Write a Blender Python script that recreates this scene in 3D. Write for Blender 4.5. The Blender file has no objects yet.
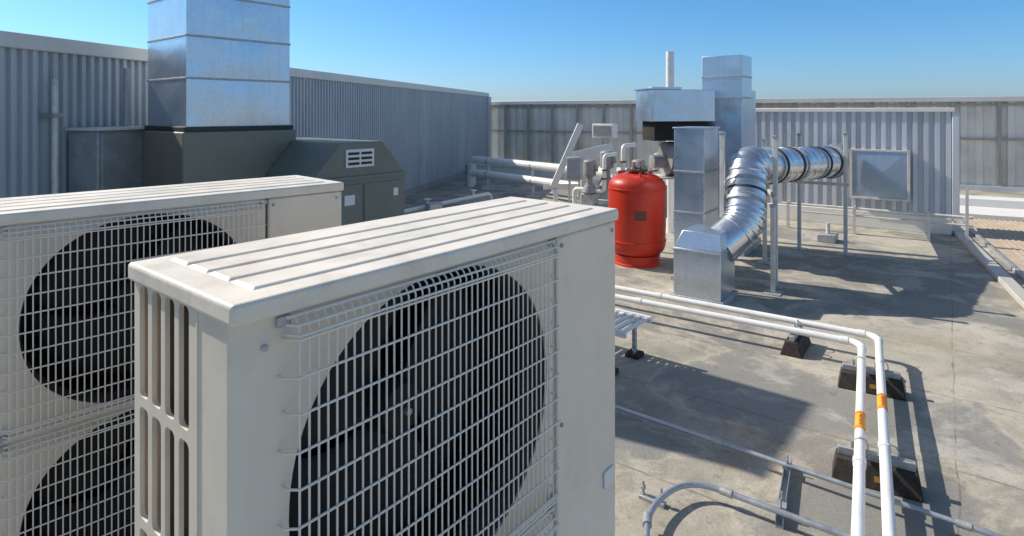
import bpy, math, random
from mathutils import Vector, Matrix
random.seed(7)
S = bpy.context.scene
COL = S.collection
R = math.radians
EYE = 2.0
# ------------------------------------------------------------------ materials
def mat(name, c1, c2=None, rough=.5, rough2=None, metal=0.0, scale=4.0, bump=0.0, bscale=40.0, stretch=(1,1,1),
        spangle=0.0, lowbump=0.0, dirt=None, dirt_scale=2.0, dirt_amt=.5, streak=0.0):
    m = bpy.data.materials.new(name); m.use_nodes = True
    nt = m.node_tree; N = nt.nodes; L = nt.links
    b = N['Principled BSDF']
    tc = N.new('ShaderNodeTexCoord'); mp = N.new('ShaderNodeMapping'); mp.inputs['Scale'].default_value = stretch
    L.new(tc.outputs['Object'], mp.inputs['Vector'])
    c2 = c2 or tuple(x*.85 for x in c1)
    nz = N.new('ShaderNodeTexNoise'); nz.inputs['Scale'].default_value = scale; nz.inputs['Detail'].default_value = 8; nz.inputs['Roughness'].default_value = .6
    L.new(mp.outputs[0], nz.inputs['Vector'])
    rp = N.new('ShaderNodeValToRGB'); rp.color_ramp.elements[0].position = .35; rp.color_ramp.elements[1].position = .65
    rp.color_ramp.elements[0].color = (*c2, 1); rp.color_ramp.elements[1].color = (*c1, 1)
    L.new(nz.outputs['Fac'], rp.inputs['Fac'])
    out = rp.outputs['Color']
    if spangle:
        vo = N.new('ShaderNodeTexVoronoi'); vo.inputs['Scale'].default_value = 70
        L.new(mp.outputs[0], vo.inputs['Vector'])
        sp = N.new('ShaderNodeSeparateColor'); L.new(vo.outputs['Color'], sp.inputs[0])
        mr = N.new('ShaderNodeMapRange'); mr.inputs['To Min'].default_value = 1-spangle; mr.inputs['To Max'].default_value = 1+spangle*.4
        L.new(sp.outputs[0], mr.inputs['Value'])
        mx = N.new('ShaderNodeVectorMath'); mx.operation = 'SCALE'
        L.new(out, mx.inputs[0]); L.new(mr.outputs[0], mx.inputs['Scale']); out = mx.outputs[0]
    def dirt_layer(col, out, vec, sc, amt, p0=.5, p1=.75):
        dn = N.new('ShaderNodeTexNoise'); dn.inputs['Scale'].default_value = sc; dn.inputs['Detail'].default_value = 10; dn.inputs['Roughness'].default_value = .7
        L.new(vec, dn.inputs['Vector'])
        dr = N.new('ShaderNodeValToRGB'); dr.color_ramp.elements[0].position = p0; dr.color_ramp.elements[1].position = p1
        dr.color_ramp.elements[0].color = (0,0,0,1); dr.color_ramp.elements[1].color = (amt,)*3+(1,)
        L.new(dn.outputs['Fac'], dr.inputs['Fac'])
        mm = N.new('ShaderNodeMix'); mm.data_type = 'RGBA'; mm.inputs['B'].default_value = (*col, 1)
        L.new(dr.outputs['Color'], mm.inputs['Factor']); L.new(out, mm.inputs['A']); return mm.outputs['Result']
    if dirt: out = dirt_layer(dirt, out, mp.outputs[0], dirt_scale, dirt_amt)
    if streak:
        m2 = N.new('ShaderNodeMapping'); m2.inputs['Scale'].default_value = (9,9,.5); L.new(tc.outputs['Object'], m2.inputs['Vector'])
        out = dirt_layer(tuple(c*.55 for c in c1), out, m2.outputs[0], 1.5, streak, .5, .72)
    L.new(out, b.inputs['Base Color'])
    b.inputs['Metallic'].default_value = metal
    r2 = rough2 if rough2 is not None else min(1, rough+.12)
    rr = N.new('ShaderNodeMapRange'); rr.inputs['To Min'].default_value = rough; rr.inputs['To Max'].default_value = r2
    rr.inputs['From Min'].default_value = .35; rr.inputs['From Max'].default_value = .65
    L.new(nz.outputs['Fac'], rr.inputs['Value']); L.new(rr.outputs[0], b.inputs['Roughness'])
    last = None
    if bump:
        bn = N.new('ShaderNodeTexNoise'); bn.inputs['Scale'].default_value = bscale; bn.inputs['Detail'].default_value = 6
        L.new(mp.outputs[0], bn.inputs['Vector'])
        bp = N.new('ShaderNodeBump'); bp.inputs['Strength'].default_value = bump; bp.inputs['Distance'].default_value = .01
        L.new(bn.outputs['Fac'], bp.inputs['Height']); last = bp
    if lowbump:
        bn = N.new('ShaderNodeTexNoise'); bn.inputs['Scale'].default_value = 2.6; bn.inputs['Detail'].default_value = 1
        L.new(mp.outputs[0], bn.inputs['Vector'])
        bp = N.new('ShaderNodeBump'); bp.inputs['Strength'].default_value = lowbump; bp.inputs['Distance'].default_value = .06
        L.new(bn.outputs['Fac'], bp.inputs['Height'])
        if last: L.new(last.outputs[0], bp.inputs['Normal'])
        last = bp
    if last: L.new(last.outputs[0], b.inputs['Normal'])
    return m

M = {}
M['cream'] = mat('cream_paint', (.85,.755,.62), (.79,.70,.565), .34, .44, scale=3, bump=.04, bscale=160, dirt=(.48,.40,.29), dirt_scale=5, dirt_amt=.34, streak=.14)
M['cream_top_lit'] = mat('cream_paint_lit_top', (.87,.79,.67), (.80,.725,.60), .34, .48, scale=6, bump=.05, bscale=120, dirt=(.46,.37,.26), dirt_scale=9, dirt_amt=.5)  # cabinet cream with sunlight on the top lightened into the colour, plus dirt
M['wire'] = mat('coated_wire', (.90,.84,.73), (.82,.76,.66), .30, .40)
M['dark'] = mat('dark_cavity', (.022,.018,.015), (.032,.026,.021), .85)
M['coil'] = mat('coil_fins', (.085,.058,.042), (.05,.034,.025), .7, scale=14, stretch=(60,60,.6))
M['fan'] = mat('fan_plastic', (.030,.026,.023), (.024,.021,.018), .75, .85)
M['shroud'] = mat('fan_shroud_shade_grey', (.07,.06,.05), (.045,.039,.033), .7, .8)
M['galv'] = mat('galvanized_steel', (.68,.745,.82), (.58,.645,.72), .26, .38, metal=.88, scale=1.3, spangle=.08, lowbump=.24, streak=.3)
M['galv_blue'] = mat('blue_grey_galvanized', (.48,.57,.67), (.40,.48,.57), .32, .44, metal=.6, scale=2, spangle=.05, lowbump=.1, streak=.2)
M['galv_round'] = mat('galvanized_round_duct', (.80,.83,.86), (.66,.69,.73), .20, .34, metal=.92, scale=5, spangle=.06, lowbump=.14, bump=.2, bscale=14, streak=.25)
M['galv_dull'] = mat('weathered_galvanized', (.52,.53,.53), (.40,.41,.41), .45, .6, metal=.4, scale=6, spangle=.12, dirt=(.28,.22,.15), dirt_scale=4, dirt_amt=.4)
M['corr_left'] = mat('corrugated_grey_cladding', (.60,.62,.64), (.52,.54,.56), .42, .55, metal=.1, scale=1.2, stretch=(1,1,.3), dirt=(.36,.35,.33), dirt_scale=1.5, dirt_amt=.5, streak=.35)
M['corr_right'] = mat('corrugated_pale_cladding', (.68,.70,.73), (.59,.61,.64), .38, .5, metal=.12, scale=1.2, stretch=(1,1,.3), dirt=(.42,.38,.32), dirt_scale=1.5, dirt_amt=.45, streak=.35)
M['panel'] = mat('grey_metal_panel', (.86,.82,.73), (.74,.70,.625), .45, .6, scale=.9, dirt=(.48,.40,.30), dirt_scale=.8, dirt_amt=.6, streak=.4)
M['cap'] = mat('coping_metal', (.86,.82,.75), (.76,.73,.66), .4, .55, metal=.05, scale=1.5, streak=.15)
M['batten'] = mat('batten_metal', (.44,.41,.36), (.35,.33,.29), .45, .6, metal=.05, scale=2, dirt=(.26,.2,.14), dirt_scale=2, dirt_amt=.4)
M['kerbm'] = mat('kerb_metal', (.62,.59,.53), (.50,.475,.43), .45, .6, metal=.1, scale=3, dirt=(.3,.24,.17), dirt_scale=3, dirt_amt=.5)
M['green'] = mat('grey_green_paint', (.20,.215,.18), (.16,.175,.145), .40, .52, scale=2, dirt=(.28,.25,.18), dirt_scale=3, dirt_amt=.45, streak=.2)
M['brown_box'] = mat('olive_grey_steel', (.27,.25,.195), (.21,.195,.15), .42, .58, metal=.1, scale=2, dirt=(.34,.28,.19), dirt_scale=3, dirt_amt=.5, streak=.25)
M['red'] = mat('red_tank_paint', (.62,.036,.011), (.50,.026,.009), .34, .48, scale=4, bump=.06, bscale=60, dirt=(.24,.018,.010), dirt_scale=4, dirt_amt=.55, streak=.35)
M['pvc'] = mat('white_pipe', (.88,.86,.82), (.83,.81,.77), .33, .48, scale=8, dirt=(.50,.43,.33), dirt_scale=6, dirt_amt=.3)
M['white'] = mat('white_paint', (.86,.84,.80), (.79,.77,.73), .45, .6, scale=3, dirt=(.50,.44,.36), dirt_scale=3, dirt_amt=.35)
M['rubber'] = mat('black_rubber', (.034,.026,.021), (.05,.04,.033), .75, .9, scale=20, bump=.3, bscale=90)
M['conduit'] = mat('galvanized_conduit', (.50,.54,.58), (.40,.43,.47), .32, .48, metal=.65, scale=12, dirt=(.30,.23,.16), dirt_scale=7, dirt_amt=.4)
M['post'] = mat('steel_post', (.78,.75,.69), (.64,.61,.56), .4, .6, metal=.2, scale=9, dirt=(.38,.26,.15), dirt_scale=8, dirt_amt=.4)
M['orange'] = mat('orange_marker', (.85,.25,.02), (.8,.21,.02), .5)
M['yellow'] = mat('yellow_tape', (.85,.45,.03), (.78,.39,.03), .5)
M['redink'] = mat('red_ink', (.55,.03,.02), (.5,.03,.02), .5)
M['amber'] = mat('worn_amber_tape', (.45,.22,.03), (.22,.11,.025), .7, scale=30)
M['ink'] = mat('black_ink', (.02,.02,.02), (.025,.025,.025), .6)
M['motor'] = mat('grey_machine_paint', (.34,.34,.33), (.25,.25,.245), .4, .6, dirt=(.2,.14,.08), dirt_scale=5, dirt_amt=.5)
M['rust'] = mat('rusty_steel', (.16,.065,.038), (.10,.045,.03), .7, .85, scale=12, bump=.3)
M['black'] = mat('black_strap', (.03,.03,.03), (.045,.045,.045), .55)
M['copper'] = mat('weathered_copper_pipe', (.42,.25,.16), (.30,.19,.13), .45, .6, metal=.6, scale=9)

def roof_material():
    m = bpy.data.materials.new('roof_membrane'); m.use_nodes = True
    nt = m.node_tree; N = nt.nodes; L = nt.links; b = N['Principled BSDF']
    tc = N.new('ShaderNodeTexCoord')
    def noise(sc, det=8, ro=.6, dist=0, vec=None):
        n = N.new('ShaderNodeTexNoise'); n.inputs['Scale'].default_value = sc; n.inputs['Detail'].default_value = det
        n.inputs['Roughness'].default_value = ro; n.inputs['Distortion'].default_value = dist
        L.new(vec or tc.outputs['Object'], n.inputs['Vector']); return n
    def ramp(src, p0, p1, c0, c1):
        r = N.new('ShaderNodeValToRGB'); r.color_ramp.elements[0].position = p0; r.color_ramp.elements[1].position = p1
        r.color_ramp.elements[0].color = (*c0,1); r.color_ramp.elements[1].color = (*c1,1); L.new(src, r.inputs['Fac']); return r
    def mix(fac, a, bb, mode='MIX'):
        x = N.new('ShaderNodeMix'); x.data_type = 'RGBA'; x.blend_type = mode
        if isinstance(fac, float): x.inputs['Factor'].default_value = fac
        else: L.new(fac, x.inputs['Factor'])
        L.new(a, x.inputs['A'])
        if isinstance(bb, tuple): x.inputs['B'].default_value = (*bb,1)
        else: L.new(bb, x.inputs['B'])
        return x.outputs['Result']
    big = ramp(noise(.5, 5, .55, .3).outputs['Fac'], .38, .62, (.35,.325,.27), (.54,.49,.40))
    mid = ramp(noise(1.9, 9, .68, .5).outputs['Fac'], .32, .68, (.68,.69,.69), (1.14,1.13,1.11))
    col = mix(1.0, big.outputs[0], mid.outputs[0], 'MULTIPLY')
    pn = noise(.75, 7, .6, .6)
    pond = ramp(pn.outputs['Fac'], .48, .55, (0,0,0), (.82,.82,.82))
    col = mix(pond.outputs[0], col, (.25,.245,.225))
    inner = ramp(noise(1.3, 8, .65, .7).outputs['Fac'], .53, .62, (0,0,0), (.75,.75,.75))
    col = mix(inner.outputs[0], col, (.52,.49,.43))
    edge = N.new('ShaderNodeValToRGB'); e = edge.color_ramp.elements
    e[0].position = .455; e[0].color = (0,0,0,1); e[1].position = .51; e[1].color = (0,0,0,1)
    k = e.new(.48); k.color = (.40,.40,.40,1)
    L.new(pn.outputs['Fac'], edge.inputs['Fac'])
    col = mix(edge.outputs[0], col, (.60,.54,.43))
    ru = ramp(noise(.9, 8, .65, .6).outputs['Fac'], .58, .70, (0,0,0), (.6,.6,.6))
    col = mix(ru.outputs[0], col, (.38,.26,.15))
    spk = ramp(noise(9, 6, .7).outputs['Fac'], .57, .67, (0,0,0), (.5,.5,.5))
    col = mix(spk.outputs[0], col, (.15,.135,.11))
    fine = ramp(noise(70, 5, .8).outputs['Fac'], .3, .7, (.74,.74,.74), (1.18,1.18,1.18))
    col = mix(1.0, col, fine.outputs[0], 'MULTIPLY')
    mp = N.new('ShaderNodeMapping'); mp.inputs['Rotation'].default_value = (0,0,R(-54)); L.new(tc.outputs['Object'], mp.inputs['Vector'])
    wob = noise(1.2, 4, .5)
    add = N.new('ShaderNodeVectorMath'); add.operation = 'MULTIPLY_ADD'
    L.new(wob.outputs['Color'], add.inputs[0]); add.inputs[1].default_value = (.07,.07,0); L.new(mp.outputs[0], add.inputs[2])
    sx = N.new('ShaderNodeSeparateXYZ'); L.new(add.outputs[0], sx.inputs[0])
    def line(sock, period, half):
        d = N.new('ShaderNodeMath'); d.operation = 'PINGPONG'; L.new(sock, d.inputs[0]); d.inputs[1].default_value = period/2
        l = N.new('ShaderNodeMath'); l.operation = 'LESS_THAN'; L.new(d.outputs[0], l.inputs[0]); l.inputs[1].default_value = half
        return l.outputs[0]
    l1 = line(sx.outputs['X'], 1.05, .008)
    l2 = line(sx.outputs['Y'], 5.4, .005)
    ml = N.new('ShaderNodeMath'); ml.operation = 'MAXIMUM'; L.new(l1, ml.inputs[0]); L.new(l2, ml.inputs[1])
    brk = ramp(noise(3.5, 5, .6).outputs['Fac'], .38, .6, (.05,.05,.05), (.6,.6,.6))
    ms = N.new('ShaderNodeMath'); ms.operation = 'MULTIPLY'; L.new(ml.outputs[0], ms.inputs[0]); L.new(brk.outputs[0], ms.inputs[1])
    col = mix(ms.outputs[0], col, (.13,.105,.075))
    L.new(col, b.inputs['Base Color'])
    rr = ramp(pn.outputs['Fac'], .5, .62, (.85,.85,.85), (.66,.66,.66)); L.new(rr.outputs[0], b.inputs['Roughness'])
    bp = N.new('ShaderNodeBump'); bp.inputs['Strength'].default_value = .4; bp.inputs['Distance'].default_value = .01
    L.new(noise(45, 8, .75).outputs['Fac'], bp.inputs['Height'])
    bp2 = N.new('ShaderNodeBump'); bp2.inputs['Strength'].default_value = .4; bp2.inputs['Distance'].default_value = .03
    L.new(noise(2.2, 4, .5).outputs['Fac'], bp2.inputs['Height']); L.new(bp.outputs[0], bp2.inputs['Normal'])
    L.new(bp2.outputs[0], b.inputs['Normal'])
    return m
M['roof'] = roof_material()
M['deck'] = mat('tan_deck', (.56,.46,.34), (.46,.375,.28), .7, .85, scale=5, bump=.4, bscale=25)
M['ground'] = mat('far_ground', (.16,.16,.12), (.10,.12,.07), .9, scale=.02)

# ------------------------------------------------------------------ mesh helper
import bmesh
class MB:
    def __init__(s): s.v = []; s.f = []
    def add(s, vs, fs):
        n = len(s.v); s.v += [tuple(v) for v in vs]; s.f += [tuple(i+n for i in f) for f in fs]; return s
    def box(s, x0,x1,y0,y1,z0,z1):
        return s.add([(x0,y0,z0),(x1,y0,z0),(x1,y1,z0),(x0,y1,z0),(x0,y0,z1),(x1,y0,z1),(x1,y1,z1),(x0,y1,z1)],
                     [(0,3,2,1),(4,5,6,7),(0,1,5,4),(1,2,6,5),(2,3,7,6),(3,0,4,7)])
    def frustum(s, a, z0, b, z1):
        return s.add([(a[0],a[2],z0),(a[1],a[2],z0),(a[1],a[3],z0),(a[0],a[3],z0),(b[0],b[2],z1),(b[1],b[2],z1),(b[1],b[3],z1),(b[0],b[3],z1)],
                     [(0,3,2,1),(4,5,6,7),(0,1,5,4),(1,2,6,5),(2,3,7,6),(3,0,4,7)])
    def tube(s, pts, r, n=10, caps=True):
        pts = [Vector(p) for p in pts]
        rs = r if isinstance(r, (list,tuple)) else [r]*len(pts)
        T = []
        for i in range(len(pts)):
            a = pts[max(i-1,0)]; b = pts[min(i+1,len(pts)-1)]
            T.append((b-a).normalized())
        up = Vector((0,0,1)) if abs(T[0].z) < .9 else Vector((1,0,0))
        nrm = (up - T[0]*up.dot(T[0])).normalized()
        vs = []; fs = []
        for i, p in enumerate(pts):
            nrm = (nrm - T[i]*nrm.dot(T[i])).normalized(); bi = T[i].cross(nrm)
            for k in range(n):
                a = 2*math.pi*k/n
                vs.append(p + (nrm*math.cos(a)+bi*math.sin(a))*rs[i])
        for i in range(len(pts)-1):
            for k in range(n):
                k2 = (k+1) % n
                fs.append((i*n+k, i*n+k2, (i+1)*n+k2, (i+1)*n+k))
        if caps:
            fs.append(tuple(range(n))[::-1]); fs.append(tuple(range((len(pts)-1)*n, len(pts)*n)))
        return s.add(vs, fs)
    def seamed(s, a, b, r, pitch=.12, n=40, h=.005):
        a = Vector(a); b = Vector(b); Lh = (b-a).length; d = (b-a)/Lh; pts = [a]; rs = [r]; q = pitch*.5
        while q < Lh-.02:
            pts += [a+d*(q-.008), a+d*(q-.003), a+d*(q+.003), a+d*(q+.008)]; rs += [r, r+h, r+h, r]; q += pitch
        pts.append(b); rs.append(r); return s.tube(pts, rs, n)
    def lathe(s, prof, n=48, c=(0,0,0)):
        vs = []; fs = []
        for r, z in prof:
            for k in range(n):
                a = 2*math.pi*k/n; vs.append((c[0]+r*math.cos(a), c[1]+r*math.sin(a), c[2]+z))
        for i in range(len(prof)-1):
            for k in range(n):
                k2 = (k+1) % n; fs.append((i*n+k, i*n+k2, (i+1)*n+k2, (i+1)*n+k))
        fs.append(tuple(range(n))[::-1]); fs.append(tuple(range((len(prof)-1)*n, len(prof)*n)))
        return s.add(vs, fs)
    def ylathe(s, prof, cx, cz, n=72):
        vs = []; fs = []
        for r, y in prof:
            for k in range(n): a = 2*math.pi*k/n; vs.append((cx+r*math.cos(a), y, cz+r*math.sin(a)))
        for i in range(len(prof)-1):
            for k in range(n): k2 = (k+1)%n; fs.append((i*n+k,i*n+k2,(i+1)*n+k2,(i+1)*n+k))
        return s.add(vs, fs)
    def prism_y(s, poly, y0, y1):
        n = len(poly)
        vs = [(x,y0,z) for x,z in poly]+[(x,y1,z) for x,z in poly]
        fs = [tuple(range(n)), tuple(range(n,2*n))[::-1]]+[(i,(i+1)%n+0,(i+1)%n+n,i+n)[::-1] for i in range(n)]
        return s.add(vs, fs)
    def beam(s, a, b, w, h):
        a = Vector(a); b = Vector(b); t = (b-a).normalized()
        up = Vector((0,0,1)) if abs(t.z) < .95 else Vector((0,1,0))
        sd = t.cross(up).normalized(); u = sd.cross(t).normalized()
        vs = [p+sd*i*w/2+u*j*h/2 for p in (a,b) for i,j in ((-1,-1),(1,-1),(1,1),(-1,1))]
        return s.add(vs, [(0,1,2,3)[::-1],(4,5,6,7),(0,1,5,4),(1,2,6,5),(2,3,7,6),(3,0,4,7)])
    def build(s, name, m, parent=None, bevel=0, smooth=40, segs=2, loc=None, rotz=0):
        me = bpy.data.meshes.new(name); me.from_pydata(s.v, [], s.f); me.validate()
        bm = bmesh.new(); bm.from_mesh(me); bmesh.ops.remove_doubles(bm, verts=bm.verts, dist=1e-6)
        bmesh.ops.recalc_face_normals(bm, faces=bm.faces); bm.to_mesh(me); bm.free()
        me.materials.append(M[m])
        if smooth:
            me.shade_smooth(); me.set_sharp_from_angle(angle=R(smooth))
        o = bpy.data.objects.new(name, me); COL.objects.link(o)
        if parent: o.parent = parent
        if loc: o.location = loc
        o.rotation_euler.z = rotz
        if bevel:
            b = o.modifiers.new('bevel', 'BEVEL'); b.width = bevel; b.segments = segs; b.limit_method = 'ANGLE'; b.angle_limit = R(35)
        return o
def tag(o, label, cat, group=None):
    o['label'] = label; o['category'] = cat
    if group: o['group'] = group
    return o
def thing(name, label, cat, loc=(0,0,0), rotz=0, group=None):
    o = bpy.data.objects.new(name, None); COL.objects.link(o)
    o.location = loc; o.rotation_euler.z = rotz; o.empty_display_size = .1
    return tag(o, label, cat, group)
def rpath(pts, rad, n=8):
    pts = [Vector(p) for p in pts]; out = [pts[0]]
    for i in range(1, len(pts)-1):
        a, p, b = pts[i-1], pts[i], pts[i+1]
        d1 = (a-p).normalized(); d2 = (b-p).normalized()
        rr = min(rad, (a-p).length*.48, (b-p).length*.48)
        s0 = p+d1*rr; s1 = p+d2*rr
        for k in range(n+1):
            t = k/n; out.append(s0*(1-t)**2 + p*2*t*(1-t) + s1*t*t)
    out.append(pts[-1]); return out

# ------------------------------------------------------------------ setting
g = MB(); g.add([(-3000,-3000,-9),(3000,-3000,-9),(3000,3000,-9),(-3000,3000,-9)], [(0,1,2,3)])
g.build('ground', 'ground')['kind'] = 'structure'
rf = MB(); rf.box(-9,22,-6,30,-.4,0)
o = rf.build('roof', 'roof', smooth=0); o['kind'] = 'structure'
bw = MB(); bw.box(-8.8,21.8,-5.8,29.8,-9,-.402); bwo = bw.build('building_below', 'panel'); tag(bwo, 'grey building body carrying the flat roof', 'building')

# ------------------------------------------------------------------ outdoor condenser units
def ray_poly(c, ang, poly):
    d = (math.cos(ang), math.sin(ang)); best = None
    for i in range(len(poly)):
        a = poly[i]; b = poly[(i+1) % len(poly)]
        ex, ez = b[0]-a[0], b[1]-a[1]; den = d[0]*ez-d[1]*ex
        if abs(den) < 1e-12: continue
        t = ((a[0]-c[0])*ez-(a[1]-c[1])*ex)/den; u = ((a[0]-c[0])*d[1]-(a[1]-c[1])*d[0])/den
        if t > 0 and -1e-6 <= u <= 1+1e-6 and (best is None or t < best): best = t
    return (c[0]+d[0]*best, c[1]+d[1]*best)
def holed(mb, rect, hole, tr, depth):
    x0,x1,z0,z1 = rect
    c = (sum(p[0] for p in hole)/len(hole), sum(p[1] for p in hole)/len(hole))
    outer = [(x0,z0),(x1,z0),(x1,z1),(x0,z1)]
    angs = sorted(set([round(math.atan2(p[1]-c[1], p[0]-c[0]),7) for p in hole+outer]))
    n = len(angs); vs = []
    for a in angs: vs.append(tr(*ray_poly(c,a,hole),0))
    for a in angs: vs.append(tr(*ray_poly(c,a,outer),0))
    for a in angs: vs.append(tr(*ray_poly(c,a,hole),depth))
    fs = []
    for i in range(n):
        j = (i+1) % n
        fs.append((i,j,n+j,n+i)); fs.append((i,j,2*n+j,2*n+i))
    mb.add(vs, fs)
def sgn_pow(v, e): return math.copysign(abs(v)**e, v)
def superell(cx, cz, a, b, n=96, p=2.12):
    return [(cx+a*sgn_pow(math.cos(2*math.pi*k/n),2/p), cz+b*sgn_pow(math.sin(2*math.pi*k/n),2/p)) for k in range(n)]
def capsule(cx, cz, a, b, n=5, r=.011):
    p = []
    for sx_, sz_, st in ((1,1,0),(-1,1,.5),(-1,-1,1),(1,-1,1.5)):
        for k in range(n+1):
            t = math.pi*(st+.5*k/n); p.append((cx+sx_*(a-r)+r*math.cos(t), cz+sz_*(b-r)+r*math.sin(t)))
    return p
W, D = 1.05, .36
ZT = 1.74; ZB = .40
def make_unit(label, ch, HX, HZ, cxf):
    zd = 1.708-ch; zl = zd-ch
    FC = [(cxf, (1.708+zd)/2-.002), (cxf, (zd+zl)/2)]
    t = thing('condenser_unit', label, 'air conditioner', group='twin fan outdoor condenser units')
    body = MB()
    fr = lambda x,z,d: (x, d, z)
    holed(body, (.02,.765,zd,1.71), superell(*FC[0], HX, HZ), fr, .005)
    holed(body, (.02,.765,zl,zd), superell(*FC[1], HX, HZ), fr, .005)
    if zl > .455: body.add([(.02,0,.45),(.765,0,.45),(.765,0,zl),(.02,0,zl)], [(0,1,2,3)])
    vs = []; fs = []
    for k in range(9):
        a = math.pi+math.pi/2*k/8
        for z in (.45, 1.71): vs.append((.02+.02*math.cos(a), .02+.02*math.sin(a), z))
    for k in range(8): fs.append((2*k,2*k+2,2*k+3,2*k+1))
    body.add(vs, fs)
    en = lambda y,z,d: (d, y, z)
    ys = [.132+.053*i for i in range(5)]; zs = [.45+.21*i for i in range(7)]
    body.add([(0,.02,.45),(0,.132,.45),(0,.132,1.71),(0,.02,1.71)], [(0,1,2,3)])
    for i in range(4):
        for j in range(6):
            holed(body, (ys[i],ys[i+1],zs[j],zs[j+1]), capsule((ys[i]+ys[i+1])/2,(zs[j]+zs[j+1])/2,.0185,.096), en, .008)
    body.add([(0,.344,.45),(0,D,.45),(0,D,1.71),(0,.344,1.71)], [(0,1,2,3)])
    body.add([(W,.002,.45),(W,D,.45),(W,D,1.71),(W,.002,1.71)], [(0,1,2,3)])
    body.add([(0,D,.45),(.06,D,.45),(.06,D,1.71),(0,D,1.71)], [(0,1,2,3)])
    body.add([(.76,D,.45),(W,D,.45),(W,D,1.71),(.76,D,1.71)], [(0,1,2,3)])
    body.build('cabinet', 'cream', t, smooth=30)
    fo = MB(); fo.box(-.0025,.001,.106,.112,.452,1.70); fo.build('panel_fold', 'cream', t, bevel=.001)
    for cx, cz in FC:
        m = MB(); A_ = superell(cx,cz,HX+.001,HZ+.001); B_ = superell(cx,cz,HX-.006,HZ-.006); n = len(A_)
        m.add([(x,.0055,z) for x,z in A_]+[(x,.016,z) for x,z in B_]+[(x,.075,z) for x,z in B_],
              [(i,(i+1)%n,n+(i+1)%n,n+i) for i in range(n)]+[(n+i,n+(i+1)%n,2*n+(i+1)%n,2*n+i) for i in range(n)])
        m.build('fan_shroud', 'shroud', t)
    bp = MB(); bp.box(-.004,W+.004,-.004,D+.004,ZB,.449); bp.build('base_pan', 'cream', t, bevel=.006)
    sp = MB(); sp.box(.772,W+.003,-.007,.03,.455,1.702)
    sp.build('service_panel', 'cream', t, bevel=.007, segs=3)
    for x, z in ((.79,1.68),(1.03,1.68),(.79,.9),(.79,1.25),(.045,1.66),(.045,1.08)):
        sc = MB(); y = -.0125 if x > .7 else -.005
        sc.tube([(x,y,z),(x,y+.002,z),(x,y+.0055,z)], [.003,.0052,.0052], 12); sc.build('screw', 'galv_dull', t)
    hd = MB(); hd.box(.985,1.035,-.012,-.0075,1.0,1.045); hd.build('badge', 'white', t, bevel=.002)
    ld = MB(); ld.box(-.009,W+.009,-.014,D+.009,ZT-.036,ZT-.004)
    lid = ld.build('lid', 'cream_top_lit', t, bevel=.007, segs=4)
    rb = MB()
    for k in range(4):
        y = .034+k*.076
        rb.add([(.045,y,ZT-.0045),(1.01,y,ZT-.0045),(1.01,y+.068,ZT-.0045),(.045,y+.068,ZT-.0045),
                (.052,y+.006,ZT-.0002),(1.003,y+.006,ZT-.0002),(1.003,y+.062,ZT-.0002),(.052,y+.062,ZT-.0002)],
               [(4,5,6,7),(0,1,5,4),(1,2,6,5),(2,3,7,6),(3,0,4,7)])
    rb.build('pressed_ribs', 'cream_top_lit', lid, bevel=.0015, smooth=30)
    inn = MB()
    inn.add([(.03,.02,.46),(.03,.33,.46),(.03,.33,1.70),(.03,.02,1.70)], [(0,1,2,3)])
    inn.add([(.03,.33,.46),(.775,.33,.46),(.775,.33,1.70),(.03,.33,1.70)], [(0,1,2,3)])
    inn.build('coil', 'coil', t, smooth=0)
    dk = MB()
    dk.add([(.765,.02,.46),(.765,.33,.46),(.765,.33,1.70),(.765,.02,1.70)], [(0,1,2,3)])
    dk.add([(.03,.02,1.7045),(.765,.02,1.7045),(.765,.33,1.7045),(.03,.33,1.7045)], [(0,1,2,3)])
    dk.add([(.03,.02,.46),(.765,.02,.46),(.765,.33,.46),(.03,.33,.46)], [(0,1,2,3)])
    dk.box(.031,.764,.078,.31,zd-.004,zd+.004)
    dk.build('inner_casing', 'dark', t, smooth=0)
    bl = min(HX, HZ)-.018
    for cx, cz in FC:
        hub = MB(); hub.ylathe([(.0005,.115),(.03,.117),(.05,.126),(.055,.14),(.055,.21)], cx, cz, 32); f = hub.build('fan', 'fan', t)
        for q in range(3):
            b = MB(); vs = []; fs = []; nr, na = 8, 10
            for i in range(nr+1):
                rr = .05+(bl-.05)*i/nr; span = R(84)+R(30)*math.sin(math.pi*.5*i/nr); sw = R(-26)*i/nr
                for j in range(na+1):
                    u = j/na; a = q*2*math.pi/3+sw+span*(u-.5)+.4
                    y = .18-.03*(u-.5)*(1.2-.3*i/nr)*1.2+.008*math.sin(math.pi*u)
                    vs.append((cx+rr*math.cos(a), y, cz+rr*math.sin(a)))
            for i in range(nr):
                for j in range(na): k=i*(na+1)+j; fs.append((k,k+1,k+na+2,k+na+1))
            b.add(vs, fs); bo = b.build('blade', 'fan', f, smooth=60)
            so = bo.modifiers.new('thick','SOLIDIFY'); so.thickness = .004
        nut = MB(); nut.tube([(cx,.105,cz),(cx,.118,cz)], .008, 6); nut.build('fan_nut', 'galv_dull', f)
        mb_ = MB(); mb_.beam((cx,.28,cz-ch*.47),(cx,.28,cz+ch*.47),.06,.03); mb_.build('motor_bracket', 'dark', t)
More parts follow.
